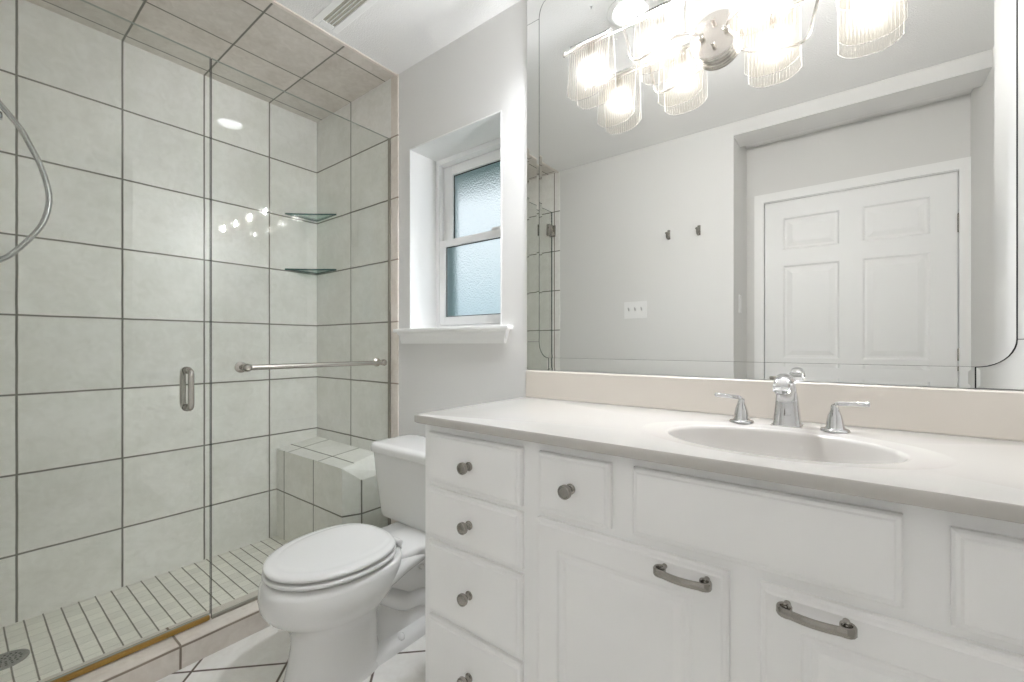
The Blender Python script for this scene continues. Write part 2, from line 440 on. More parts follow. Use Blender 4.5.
# bench: sloped top, chamfered outer corner
bm = BM()
tp = [(XS, -0.004, .520), (XS, -0.24, .490), (-1.885, -0.235, .490), (-1.945, -0.004, .512)]
B1, C1 = (-1.846, -0.155, .424), (-1.846, -0.004, .432)
v = [bm.verts.new(p) for p in tp]; b1, c1 = bm.verts.new(B1), bm.verts.new(C1)
dn = [bm.verts.new((p[0], p[1], 0.0)) for p in tp[:3]]; b0 = bm.verts.new((B1[0], B1[1], 0)); c0 = bm.verts.new((C1[0], C1[1], 0))
def fc(vs, mi): bm.faces.new(vs).material_index = mi
fc([v[0], v[1], v[2], v[3]], 0); fc([v[2], b1, c1, v[3]], 3)
fc([v[1], dn[1], dn[2], v[2]], 1); fc([v[2], dn[2], b0, b1], 2); fc([b1, b0, c0, c1], 2)
fc([v[0], dn[0], dn[1], v[1]], 1); fc([v[0], v[3], c1, c0, dn[0]], 1); fc([dn[0], c0, b0, dn[2], dn[1]], 1)
tag(obj('shower_bench', bm, [TILE_BT, TILE_BS, TILE_BY, TILE_BP]), 'tiled stone bench in the shower corner behind the toilet', 'bench')

# ------------------------------------------------------------------ window
win = thing('window_1', 'white double hung window with frosted panes above the toilet', 'window', ((WX0 + WX1) / 2, 0.2, WZ0)); win['kind'] = 'structure'
t_ = 0.006
bm = BM()      # reveal of painted drywall, its glow from the window put into a whiter paint
box(bm, WX0, WX0 + t_, -0.0015, 0.175, WZ0, WZ1); box(bm, WX1 - t_, WX1, -0.0015, 0.175, WZ0, WZ1); box(bm, WX0, WX1, -0.0015, 0.175, WZ1 - t_, WZ1)
obj('window_reveal', bm, WHITE, win)
bm = BM(); fx0, fx1, fz0, fz1 = WX0 + t_, WX1 - t_, WZ0, WZ1 - t_
def rframe(bm, x0, x1, z0, z1, y0, y1, w_, wt=None, wb=None):
    wt = wt or w_; wb = wb or w_
    box(bm, x0, x0 + w_, y0, y1, z0, z1); box(bm, x1 - w_, x1, y0, y1, z0, z1)
    box(bm, x0 + w_, x1 - w_, y0, y1, z1 - wt, z1); box(bm, x0 + w_, x1 - w_, y0, y1, z0, z0 + wb)
rframe(bm, fx0, fx1, fz0, fz1, 0.165, 0.25, 0.022, 0.028, 0.022)
box(bm, fx0 + 0.022, fx0 + 0.032, 0.175, 0.19, 1.60, 1.86); box(bm, fx1 - 0.032, fx1 - 0.022, 0.175, 0.19, 1.60, 1.86)
obj('window_frame', bm, VINYL, win, bevel=0.003)
bm = BM(); rframe(bm, WX0 - 0.03, WX1 + 0.03, WZ0 - 0.03, WZ1 + 0.03, 0.301, 0.35, 0.05)
ec = obj('edge_shade_frame', bm, EAVE, win); ec['label'] = 'dark teal frame added outside to darken the edges of the frosted panes'  # added unseen frame, darkens the left and top of the panes
sx0, sx1 = fx0 + 0.024, fx1 - 0.024
bm = BM(); rframe(bm, sx0, sx1, 1.578, fz1 - 0.03, 0.200, 0.232, 0.062, 0.05, 0.036)
us = obj('window_sash', bm, VINYL, win, bevel=0.003)
bm = BM(); rframe(bm, sx0, sx1, fz0 + 0.024, 1.606, 0.168, 0.199, 0.040, 0.036, 0.042)
box(bm, -1.30, -1.25, 0.166, 0.190, 1.604, 1.618)
ls = obj('window_sash', bm, VINYL, win, bevel=0.003)
for par, z0, z1, y, dw in ((us, 1.614, fz1 - 0.08, 0.214, 0.062), (ls, fz0 + 0.066, 1.570, 0.182, 0.040)):
    x0, x1 = sx0 + dw, sx1 - dw
    bm = BM(); fs = box(bm, x0, x1, y, y + 0.005, z0, z1)
    fs[4].material_index = 1
    obj('pane', bm, [FROST, CLEAR], par)
    bm = BM(); rframe(bm, x0, x1, z0, z1, y - 0.004, y - 0.0005, 0.004)
    obj('glazing_gasket', bm, DARK, par)
bm = BM()
box(bm, -1.768, -1.047, -0.034, 0.165, 1.136, 1.153)
struct('sill', bm, WHITE, 'white stool of the window, overhanging its apron', 'sill', bevel=0.004, seg=3)
bm = BM()
rg = []
for x, dx in ((-1.745, 0), (-1.063, 0)):
    s = 1 if x > -1.4 else -1
    rg.append([(x, 0.0, 1.136), (x, -0.026, 1.136), (x, -0.026, 1.129), (x - s * .012, -0.019, 1.118), (x - s * .014, -0.017, 1.098), (x - s * .018, -0.012, 1.081), (x - s * .018, 0.0, 1.081)])
loft(bm, rg); struct('trim_1', bm, WHITE, 'white moulded apron under the window stool', 'trim')
struct('exterior_eave', bx(-2.6, -0.3, 0.30, 0.95, 2.10, 2.18), EAVE, 'dark teal roof eave outside, blurred by the frosted pane', 'eave')

# ------------------------------------------------------------------ shower glass
def sheet(bm, x0, x1, y0, y1, z0, z1):
    fs = box(bm, x0, x1, y0, y1, z0, z1)
    for i in (2, 4): fs[i].material_index = 1
    for i in (0, 1): fs[i].material_index = 2
GT = 2.117
gd = thing('shower_door', 'frameless hinged glass shower door with oval pull handle', 'shower door', (XG, -1.15, 0.079))
bm = BM(); sheet(bm, XG - 0.005, XG + 0.005, -1.532, -0.788, 0.100, GT)
gp = obj('glass_panel', bm, [GLASS, GEDGE, GTOP], gd)
for nm, s in (('pull_handle', 1), ('pull_handle', -1)):
    bm = BM(); y, z0, z1 = -0.858, 0.842, 0.999
    x0 = XG + s * 0.005; x1 = XG + s * 0.043
    pth = [(x0, y, z1 - .013), (x1 - s * .018, y, z1 - .012), (x1 - s * .006, y, z1 - .017), (x1, y, z1 - .03), (x1, y, (z0 + z1) / 2), (x1, y, z0 + .03), (x1 - s * .006, y, z0 + .017), (x1 - s * .018, y, z0 + .012), (x0, y, z0 + .013)]
    tube(bm, smooth_path(pth, 5), 0.0095, 14)
    for zz in (z1 - .013, z0 + .013): lathe(bm, [(0.0125, 0), (0.0125, 0.004), (0.011, 0.006)], (x0, y, zz), (s, 0, 0), 16)
    obj(nm, bm, NICK, gd, auto=40)
bm = BM(); box(bm, XG - 0.013, XG + 0.013, -1.532, -0.792, 0.0825, 0.0985)
so = obj('bottom_sweep', bm, GOLD, gd, bevel=0.003); so['label'] = 'bronze gold strip along the bottom of the glass'
for z in (1.968, 0.34):
    bm = BM(); box(bm, XG - 0.014, XG + 0.014, -1.545, -1.475, z - 0.045, z + 0.045)
    box(bm, XG - 0.028, XG + 0.028, -1.5459, -1.538, z - 0.045, z + 0.045)
    obj('hinge', bm, PEWTER, gd, bevel=0.004)
fp = thing('shower_screen', 'fixed frameless glass panel between the shower door and the tiled wall', 'glass panel', (XG, -0.4, 0.079))
bm = BM(); sheet(bm, XG - 0.005, XG + 0.005, -0.784, -0.008, 0.082, GT)
obj('glass_panel', bm, [GLASS, GEDGE, GTOP], fp)
bm = BM(); box(bm, XG - 0.008, XG + 0.008, -0.0115, -0.0045, 0.082, GT)
ch = obj('wall_channel', bm, pm('bronze_channel', (0.30, 0.28, 0.24), 0.4, metal=0.5), fp)
bm = BM(); box(bm, XG - 0.008, XG + 0.008, -0.784, -0.0165, 0.0795, 0.087)
obj('floor_channel', bm, pm('channel_grey', (0.35, 0.33, 0.28), 0.4, metal=0.6), fp)

tb = thing('towel_bar', 'brushed nickel towel bar mounted on the fixed shower glass', 'towel bar', (XG + 0.005, -0.38, 0.99))
BXT = XG + 0.062
bm = BM(); lathe(bm, [(0.0105, 0), (0.0105, 0.622)], (BXT, -0.698, 0.990), (0, 1, 0), 20)
obj('bar', bm, NICK, tb, auto=40)
for y in (-0.690, -0.088):
    bm = BM(); lathe(bm, [(0.021, 0.0), (0.021, 0.005), (0.015, 0.009), (0.0105, 0.013), (0.0105, 0.040), (0.014, 0.046), (0.0155, 0.056), (0.0145, 0.066), (0.009, 0.072), (0.0, 0.073)], (XG + 0.0055, y, 0.990), (1, 0, 0), 20)
    obj('bar_post', bm, NICK, tb, auto=40)

for z, lab in ((1.822, 'upper triangular glass shelf in the shower corner'), (1.504, 'lower triangular glass shelf in the shower corner')):
    bm = BM(); L = 0.215
    v0 = [(XS + .001, -0.005), (XS + .001, -L + 0.02)] + [(XS + .001 + (L) * t - 0.0, -L + .02 + (L - 0.03) * t + 0.010 * math.sin(PI * t)) for t in (0.08, 0.3, 0.5, 0.7, 0.92)] + [(XS + L + .003, -0.005)]
    R = prism(bm, v0, lambda a, b, d: (a, b, d), z, z + 0.009)
    for f in bm.faces:
        f.normal_update()
        if abs(f.normal.z) < 0.5: f.material_index = 1
    tag(obj('glass_shelf', bm, [SHELFG, SHEDGE]), lab, 'shelf', 'glass corner shelves in the shower')

# drain
dr = thing('shower_drain', 'round metal drain in the shower floor', 'drain', (-2.262, -1.25, 0.0))
bm = BM(); lathe(bm, [(0.056, 0.0), (0.056, 0.003), (0.050, 0.0045), (0.047, 0.0025), (0.0, 0.0025)], (-2.262, -1.25, 0.0005), n=36)
obj('drain_ring', bm, pm('drain_metal', (0.33, 0.33, 0.31), 0.4, metal=0.9), dr, auto=30)
bm = BM()
for r, n in ((0.012, 6), (0.024, 11), (0.036, 16)):
    for i in range(n):
        a = 2 * PI * i / n; lathe(bm, [(0.0032, 0), (0.0032, 0.0006)], (-2.262 + r * math.cos(a), -1.25 + r * math.sin(a), 0.003), n=8)
obj('drain_hole', bm, DARK, dr)

# hand shower with hose
hs = thing('hand_shower', 'chrome hand shower hose looping at the left of the shower', 'shower hose', (-2.2, YF, 1.84))
hp = [(-2.2, -1.425, 2.005), (-2.2, -1.38, 1.985), (-2.2, -1.32, 1.935), (-2.2, -1.265, 1.866), (-2.2, -1.221, 1.804), (-2.2, -1.199, 1.755), (-2.2, -1.175, 1.695), (-2.2, -1.159, 1.631),
      (-2.2, -1.154, 1.58), (-2.2, -1.161, 1.526), (-2.2, -1.18, 1.47), (-2.2, -1.228, 1.393), (-2.2, -1.265, 1.354), (-2.2, -1.34, 1.31), (-2.2, -1.43, 1.30), (-2.2, -1.50, 1.315)]
bm = BM(); tube(bm, smooth_path(hp, 26), 0.0078, 10, ribs=0.16)
obj('hose', bm, HOSE, hs, auto=80)
bm = BM(); lathe(bm, [(0.030, 0), (0.030, .006), (0.014, .012), (0.013, .05), (0.009, .055)], (-2.2, YF + 0.004, 1.315), (0, 1, 0), 20)
obj('wall_outlet', bm, CHROME, hs, auto=40)
bm = BM(); lathe(bm, [(0.032, 0), (0.032, .006), (0.013, .012), (0.0115, .10), (0.0115, .25), (0.016, .262), (0.017, .28), (0.012, .287), (0, .288)], (-2.215, YF + 0.004, 1.825), (0, 1, 0.03), 20)
obj('shower_arm', bm, CHROME, hs, auto=40)
bm = BM(); tube(bm, smooth_path([(-2.2, -1.425, 2.005), (-2.2, -1.46, 2.03), (-2.2, -1.47, 2.10), (-2.2, -1.44, 2.18)], 6), lambda t: 0.011 + 0.003 * t, 14)
lathe(bm, [(0.014, -0.012), (0.045, 0.0), (0.048, 0.012), (0.044, 0.018), (0, 0.018)], (-2.2, -1.435, 2.19), (0, 0.86, -0.5), 24)
box(bm, -2.215, -2.185, YF + 0.004, -1.452, 2.02, 2.05)
obj('spray_head', bm, CHROME, hs, auto=40)

# ------------------------------------------------------------------ vanity cabinet
van = thing('bathroom_vanity', 'white painted vanity cabinet with drawers and doors under the countertop', 'vanity', (-0.31, -0.27, 0.0))
VX0, VX1, FY = -0.9655, XR - 0.002, -0.5245
bm = BM()
box(bm, VX0, VX1, FY, FY + 0.019, 0.095, 0.8525); box(bm, VX0, VX0 + 0.016, FY + 0.019, -0.002, 0.095, 0.8525)
box(bm, VX1 - 0.016, VX1, FY + 0.019, -0.002, 0.095, 0.8525); box(bm, VX0 + 0.016, VX1 - 0.016, FY + 0.019, -0.002, 0.095, 0.112)
box(bm, VX0 + 0.01, VX1, -0.45, -0.432, 0.0, 0.095); box(bm, VX0, VX0 + 0.016, -0.45, -0.002, 0.0, 0.095)
obj('cabinet_body', bm, CABW, van, bevel=0.002)
def slab_front(x0, x1, z0, z1):
    bm = BM(); rg = []
    for ins, y in ((0, FY - .0002), (0, -0.5345), (0.003, -0.5385), (0.008, -0.5400), (0.011, -0.5425), (0.020, -0.5430)):
        rg.append([(x0 + ins, y, z0 + ins), (x1 - ins, y, z0 + ins), (x1 - ins, y, z1 - ins), (x0 + ins, y, z1 - ins)])
    loft(bm, rg); return bm
def door_front(x0, x1, z0, z1):
    bm = BM(); rg = []
    for ins, y in ((0, FY - .0002), (0, -0.5345), (0.003, -0.5385), (0.008, -0.5400), (0.011, -0.5425), (0.058, -0.5425), (0.062, -0.5375), (0.066, -0.5360), (0.072, -0.5360), (0.080, -0.5400), (0.094, -0.5420), (0.12, -0.5420)):
        rg.append([(x0 + ins, y, z0 + ins), (x1 - ins, y, z0 + ins), (x1 - ins, y, z1 - ins), (x0 + ins, y, z1 - ins)])
    loft(bm, rg); return bm
KPROF = [(0.0095, 0), (0.0095, 0.002), (0.0065, 0.004), (0.0058, 0.010), (0.0075, 0.0145), (0.0115, 0.0165), (0.0125, 0.0185), (0.0125, 0.0245), (0.0118, 0.026), (0.0095, 0.0268), (0.009, 0.026), (0.0, 0.0268)]
def knob(x, z, par):
    bm = BM(); lathe(bm, [(r * 1.22, h * 1.18) for r, h in KPROF], (x, -0.5430, z), (0, -1, 0), 22)
    obj('knob', bm, PEWTER, par, auto=50)
for z0, z1, lab in ((0.689, 0.830, None), (0.539, 0.675, None), (0.325, 0.525, None), (0.11, 0.3135, None)):
    d = obj('drawer', slab_front(-0.937, -0.611, z0, z1), CABW, van)
    knob(-0.774, (z0 + z1) / 2, d)
d = obj('drawer', slab_front(-0.562, -0.384, 0.694, 0.830), CABW, van); knob(-0.473, 0.762, d)
obj('false_front', slab_front(-0.336, 0.065, 0.698, 0.832), CABW, van)
obj('drawer', slab_front(0.114, 0.290, 0.692, 0.826), CABW, van)
def pull(x0, x1, z, par):
    pts = []
    r = 0.0125
    def spiral(cx, s):
        o = []
        for i in range(15):
            a = -PI / 2 - 1.8 * PI * (1 - i / 14)
            rr = r * (0.30 + 0.70 * i / 14)
            o.append((cx + s * rr * math.cos(a), -0.5645 + rr * math.sin(a) * 1.0, z))
        return o
    L = spiral(x0 + r, 1)
    Rr = spiral(x1 - r, -1)[::-1]
    mid = [(x0 + r + (x1 - x0 - 2 * r) * t, -0.5750 - 0.006 * math.sin(PI * t), z) for t in [i / 12 for i in range(1, 12)]]
    bm = BM(); strap(bm, L + mid + Rr, (0, 0, 1), lambda t: 0.0066 + 0.0022 * abs(2 * t - 1) ** 3, 0.0030)
    for cx in (x0 + r, x1 - r): lathe(bm, [(0.0050, 0), (0.0045, 0.020), (0.003, 0.021)], (cx, -0.5427, z), (0, -1, 0), 14)
    obj('pull_handle', bm, PEWTER, par, auto=45)
d1 = obj('cabinet_door', door_front(-0.567, -0.162, 0.11, 0.677), CABW, van); pull(-0.283, -0.183, 0.658, d1)
d2 = obj('cabinet_door', door_front(-0.114, 0.291, 0.11, 0.676), CABW, van); pull(-0.087, 0.013, 0.659, d2)

# ------------------------------------------------------------------ countertop with integral oval basin
ct = thing('vanity_countertop', 'cream cultured marble countertop with an integral oval sink and backsplash', 'countertop', (-0.31, -0.28, 0.853))
TX0, TX1, TY0, TY1, ZT = -0.974, XR - 0.001, -0.557, -0.001, 0.877
BCX, BCY, RA, RB = -0.122, -0.316, 0.208, 0.143
bm = BM()
angs = sorted(set([round(2 * PI * i / 96, 6) for i in range(96)] + [round(math.atan2(y - BCY, x - BCX) % (2 * PI), 6) for x in (TX0, TX1) for y in (TY0, TY1)]))
def rect_hit(a, x0, x1, y0, y1):
    c, s = math.cos(a), math.sin(a); t = 1e9
    if c > 1e-9: t = min(t, (x1 - BCX) / c)
    if c < -1e-9: t = min(t, (x0 - BCX) / c)
    if s > 1e-9: t = min(t, (y1 - BCY) / s)
    if s < -1e-9: t = min(t, (y0 - BCY) / s)
    return t
def ell(a, ra, rb): return 1 / math.sqrt((math.cos(a) / ra) ** 2 + (math.sin(a) / rb) ** 2)
rings = []
def ring(fr, z):
    rings.append([(BCX + fr(a) * math.cos(a), BCY + fr(a) * math.sin(a), z) for a in angs])
ring(lambda a: ell(a, .018, .018), ZT - 0.150)
for q, dz in ((0.25, .149), (0.45, .143), (0.62, .128), (0.76, .104), (0.86, .075), (0.93, .045), (0.97, .022), (0.99, .009), (1.003, .0035), (1.02, .0012), (1.045, .0004)):
    ring(lambda a, q=q: ell(a, RA * q, RB * q), ZT - dz - 0.0025)
# gentle raised ring outside the bowl, fading to the flat top
for da, db, h in ((.050, .028, -0.0022), (.060, .034, -0.0004), (.066, .038, 0.0)):
    ring(lambda a, da=da, db=db: min(ell(a, RA + da, RB + db), rect_hit(a, TX0 + .02, TX1 - .02, TY0 + .02, TY1 - .02)), ZT + h)
for ins, z in ((0.004, ZT), (0.001, ZT - 0.0008), (0.0, ZT - 0.003), (0.0, ZT - 0.021), (0.003, ZT - 0.0242)):
    ring(lambda a, i=ins: rect_hit(a, TX0 + i, TX1 - i, TY0 + i, TY1 - i), z)
loft(bm, rings, True, False)
slab_o = obj('countertop_slab', bm, MARBLE, ct, auto=50)
bm = BM(); box(bm, TX0 + 0.006, TX1, -0.026, -0.0015, ZT - 0.001, 0.9785)
obj('backsplash', bm, SPLASH, ct, bevel=0.004, seg=3)
bm = BM(); lathe(bm, [(0.021, 0), (0.021, .003), (0.016, .0045), (0.0, .0045)], (BCX, BCY, ZT - 0.1527), n=24)
obj('sink_drain', bm, CHROME, ct, auto=40)

# ------------------------------------------------------------------ faucet
FX, FYc = -0.114, -0.112
fa = thing('faucet', 'chrome widespread faucet with two lever handles behind the sink', 'faucet', (FX, FYc, ZT))
bm = BM()
secs = [  # y, z, half width, half depth, tilt (0 = horizontal section, 1 = vertical)
    (-0.112, 0.8777, .0310, .0230, 0), (-0.112, 0.882, .0300, .0222, 0), (-0.113, 0.905, .0272, .0200, 0), (-0.114, 0.930, .0245, .0185, 0.05), (-0.117, 0.955, .0222, .0165, 0.15),
    (-0.126, 0.976, .0192, .0140, 0.35), (-0.142, 0.990, .0172, .0115, 0.62), (-0.165, 0.998, .0158, .0100, 0.88), (-0.190, 0.9985, .0155, .0100, 1.05), (-0.212, 0.993, .0162, .0105, 1.25), (-0.229, 0.983, .0168, .0115, 1.5), (-0.238, 0.972, .0165, .0120, 1.8)]
rg = []
for y, z, hw, hd, t in secs:
    a = t * PI / 2
    d = Vector((0, -math.cos(a), math.sin(a)))      # section depth direction
    q = []
    for i in range(28):
        th = 2 * PI * i / 28; cx, sy = math.cos(th), math.sin(th)
        ex = 0.45 + 0.55 * min(1, t)
        px = math.copysign(abs(cx) ** ex, cx) * hw; pd = math.copysign(abs(sy) ** ex, sy) * hd
        q.append(Vector((FX + px, y, z)) + d * pd)
    rg.append(q)
loft(bm, rg)
lathe(bm, [(0.0125, 0), (0.0125, 0.007), (0.0105, 0.008), (0.0, 0.006)], (FX, -0.2365, 0.972), (0, -0.15, -1), 20)
box(bm, FX - .0325, FX + .0325, FYc - .0245, FYc + .0245, ZT + .0004, ZT + .0028)
obj('spout', bm, CHROME, fa, auto=35)
for hx, s in ((-0.212, -1), (-0.020, 1)):
    bm = BM()
    lathe(bm, [(0.0285, 0.0004), (0.0285, 0.003), (0.026, 0.006), (0.019, 0.0075), (0.0175, 0.012), (0.0165, 0.022), (0.0135, 0.036), (0.0095, 0.047), (0.008, 0.053), (0.0075, 0.06), (0.0, 0.064)], (hx, -0.128, ZT), n=28)
    h = obj('handle_base', bm, CHROME, fa, auto=40)
    bm = BM()
    pth = smooth_path([(hx - s * .004, -0.128, ZT + .052), (hx + s * .004, -0.128, ZT + .0625), (hx + s * .018, -0.128, ZT + .064), (hx + s * .038, -0.128, ZT + .0655), (hx + s * .058, -0.128, ZT + .066)], 6)
    strap(bm, pth, (0, 1, 0), lambda t: 0.0066 + 0.0016 * math.sin(PI * min(1, t * 1.1)), 0.0050)
    lathe(bm, [(0.0056, 0), (0.0066, 0.003), (0.005, 0.006), (0, 0.007)], (hx + s * .056, -0.128, ZT + .066), (s, 0, 0), 14)
    obj('lever', bm, CHROME, h, auto=50)

# ------------------------------------------------------------------ mirror with bordered panels
mi_ = thing('wall_mirror', 'large wall mirror bordered by narrow mirror strips with rounded corners above the vanity', 'mirror', (-0.318, -0.003, 0.98))
def mpiece(name, poly, bw=0.009, bd=0.0007):
    bm = BM(); f = lambda a, b, d: (a, d, b)
    P2 = offset_poly(poly, bw)
    R0 = [bm.verts.new(f(a, b, -0.0012)) for a, b in poly]
    R1 = [bm.verts.new(f(a, b, -0.006 + bd)) for a, b in poly]
    R2 = [bm.verts.new(f(a, b, -0.006)) for a, b in P2]
    n = len(poly)
    for A, B, m_ in ((R0, R1, 1), (R1, R2, 0)):
        for i in range(n):
            bm.faces.new((A[i], A[(i + 1) % n], B[(i + 1) % n], B[i])).material_index = m_
    bm.faces.new(R2).material_index = 0; bm.faces.new(R0[::-1]).material_index = 1
    return obj(name, bm, [MIR, GEDGE], mi_)
X0, X1, X2, X3 = -0.975, -0.918, 0.283, 0.340
Z0, Z1, Z2, Z3 = 0.980, 1.027, 2.366, 2.414
RX, RXR, RZ, g = 0.042, 0.060, 0.060, 0.0012
def arc(cx, cz, a0, a1, n=10, d=0.0):
    rx = RX if cx < 0 else RXR
    return [(cx + (rx + d) * math.cos(a0 + (a1 - a0) * i / n), cz + (RZ + d) * math.sin(a0 + (a1 - a0) * i / n)) for i in range(n + 1)]
g2 = 0.0003
ctr = arc(X1 + RX, Z1 + RZ, PI, 1.5 * PI, d=-g) + arc(X2 - RXR, Z1 + RZ, 1.5 * PI, 2 * PI, d=-g) + arc(X2 - RXR, Z2 - RZ, 0, PI / 2, d=-g) + arc(X1 + RX, Z2 - RZ, PI / 2, PI, d=-g)
ctr = [(a, max(Z1 + g2, min(Z2 - g2, b + (-(g - g2) if b < Z1 + .03 else (g - g2) if b > Z2 - .03 else 0)))) for a, b in ctr]
mpiece('mirror_panel', ctr, 0.012, 0.00025)
for x0, x1, z0, z1 in ((X0, X1, Z1 + RZ, Z2 - RZ), (X2, X3, Z1 + RZ, Z2 - RZ), (X1 + RX, X2 - RXR, Z0, Z1), (X1 + RX, X2 - RXR, Z2, Z3)):
    mpiece('border_strip', [(x0 + g, z0 + .0003), (x1 - g, z0 + .0003), (x1 - g, z1 - .0003), (x0 + g, z1 - .0003)], 0.010, 0.0002)
for sxx, szz in ((0, 0), (1, 0), (1, 1), (0, 1)):
    cx = X2 - RXR if sxx else X1 + RX; cz = Z2 - RZ if szz else Z1 + RZ
    ox = X3 - g if sxx else X0 + g; oz = Z3 - g if szz else Z0 + g
    a = {(0, 0): (1.5 * PI, PI), (1, 0): (1.5 * PI, 2 * PI), (1, 1): (PI / 2, 0), (0, 1): (PI / 2, PI)}[(sxx, szz)]
    dx = -g if not sxx else g; dz = -g if not szz else g
    poly = [(ox, cz + dz), (ox, oz), (cx + dx, oz)] + [(p + dx * (1 if True else 0), q + dz) for p, q in arc(cx, cz, a[0], a[1], d=0.0)]
    mpiece('corner_piece', poly, 0.006, 0.00015)
bm = BM(); box(bm, X0, X3, -0.0012, -0.0002, Z0, Z3)
obj('mirror_backing', bm, DARK, mi_)

# ------------------------------------------------------------------ vanity light
vl = thing('vanity_light', 'brushed nickel four light fixture with ribbed glass shades above the mirror', 'light fixture', (-0.297, -0.006, 1.957))
PX, PZ = -0.297, 1.957
bm = BM(); lathe(bm, [(0.058, 0), (0.060, 0.006), (0.055, 0.008), (0.063, 0.011), (0.063, 0.018), (0.058, 0.021), (0.065, 0.024), (0.0665, 0.031), (0.064, 0.034), (0.0, 0.0345)], (PX, -0.0062, PZ), (0, -1, 0), 48)
bp = obj('backplate', bm, NICK, vl, auto=35)
for dx, dz, r in ((-0.034, 0.0, .010), (0.034, 0.0, .010), (0.0, 0.033, .006), (0.0, -0.033, .006)):
    bm = BM(); lathe(bm, [(r * .7, 0), (r * .6, 0.004), (r, 0.008), (r, 0.013), (r * .7, 0.017), (0, 0.018)], (PX + dx, -0.0407, PZ + dz), (0, -1, 0), 18)
    obj('finial', bm, NICK, bp, auto=50)
SY, SZT = -0.113, 2.041
for s in (-1, 1):
    jx = PX + s * 0.238
    bm = BM()
    tube(bm, smooth_path([(PX + s * .034, -0.040, PZ), (PX + s * .05, -0.085, PZ - .002), (PX + s * .09, -0.110, PZ - .010), (PX + s * .15, -0.113, PZ - .024), (PX + s * .195, -0.113, PZ - .030), (PX + s * .215, -0.113, PZ - .014), (PX + s * .226, -0.113, PZ + .03), (jx, -0.113, SZT)], 8), 0.0042, 10)
    obj('arm', bm, NICK, vl, auto=60)
    bm = BM(); lathe(bm, [(0.0, -0.215), (0.006, -0.213), (0.008, -0.207), (0.006, -0.201), (0.0042, -0.198), (0.0042, -0.008), (0.0075, -0.005), (0.0075, 0.005), (0.0042, 0.008), (0.0042, 0.198), (0.006, 0.201), (0.008, 0.207), (0.006, 0.213), (0, 0.215)], (jx, SY, SZT), (1, 0, 0), 12)
    obj('crossbar', bm, NICK, vl, auto=50)
def shade_bm(cx):
    bm = BM(); hw = 0.069; nx = 112
    lay = bm.verts.layers.float.new('rim_highlight')
    prof = []
    for i in range(15): t = (0, .012, .03)[i] if i < 3 else .03 + .97 * (i - 2) / 12; prof.append((SY - 0.020 * (1 - t) ** 0.8 - 0.0135, 'f', t))
    for i in range(1, 8): prof.append((i / 8, 'a', 0))
    for i in range(14, -1, -1): t = (0, .012, .03)[i] if i < 3 else .03 + .97 * (i - 2) / 12; prof.append((SY + 0.020 * (1 - t) ** 0.8 + 0.0135, 'f', t))
    outer, inner = [], []
    for k, (q, ty, t) in enumerate(prof):
        ro, ri = [], []
        for j in range(nx + 1):
            u = -1 + 2 * j / nx; x = cx + hw * u
            zb = 1.849 + 0.028 * abs(u) ** 3.2
            rib = 0.0017 * math.cos(2 * PI * 17 * (u + 1) / 2)
            if ty == 'f':
                z = zb + (SZT - zb) * t; s = -1 if q < SY else 1
                ro.append((x, q + s * rib, z)); ri.append((x, q - s * 0.0022 + s * rib * .3, z))
            else:
                a = PI - PI * q
                ro.append((x, SY + (0.0135 + rib) * math.cos(a), SZT + (0.0135 + rib) * math.sin(a)))
                ri.append((x, SY + (0.0113 + rib * .3) * math.cos(a), SZT + (0.0113 + rib * .3) * math.sin(a)))
        outer.append(ro); inner.append(ri)
    VO = [[bm.verts.new(p) for p in r] for r in outer]; VI = [[bm.verts.new(p) for p in r] for r in inner]
    m_ = len(prof)
    for V_ in (VO, VI):
        for i in range(m_):
            for j in range(nx + 1):
                V_[i][j][lay] = 1.0 if (i in (0, m_ - 1) or j in (0, nx)) else 0.0
    for i in range(m_ - 1):
        for j in range(nx):
            bm.faces.new((VO[i][j], VO[i][j + 1], VO[i + 1][j + 1], VO[i + 1][j]))
            bm.faces.new((VI[i][j + 1], VI[i][j], VI[i + 1][j], VI[i + 1][j + 1]))
        for j in (0, nx): bm.faces.new((VO[i][j], VO[i + 1][j], VI[i + 1][j], VI[i][j]))
    for i in (0, m_ - 1):
        for j in range(nx): bm.faces.new((VO[i][j], VO[i][j + 1], VI[i][j + 1], VI[i][j]))
    return bm
for i, cx in enumerate((-0.644, -0.424, -0.169, 0.051)):
    sh = obj('glass_shade', shade_bm(cx), SHADE, vl, auto=70)
    bm = BM(); lathe(bm, [(0.0095, 0.0), (0.0105, 0.03), (0.0105, 0.06), (0.008, 0.066), (0, 0.066)], (cx, SY, SZT - 0.004), (0, 0, -1), 16)
    obj('lamp_socket', bm, NICK, sh, auto=40)
    bm = BM(); lathe(bm, [(0.0, 0.0), (0.008, 0.001), (0.0115, 0.006), (0.012, 0.015), (0.012, 0.028), (0.0095, 0.036), (0.005, 0.040), (0, 0.041)], (cx, SY, SZT - 0.0705), (0, 0, -1), 16)
    obj('light_bulb', bm, BULBM, sh, smooth=True)

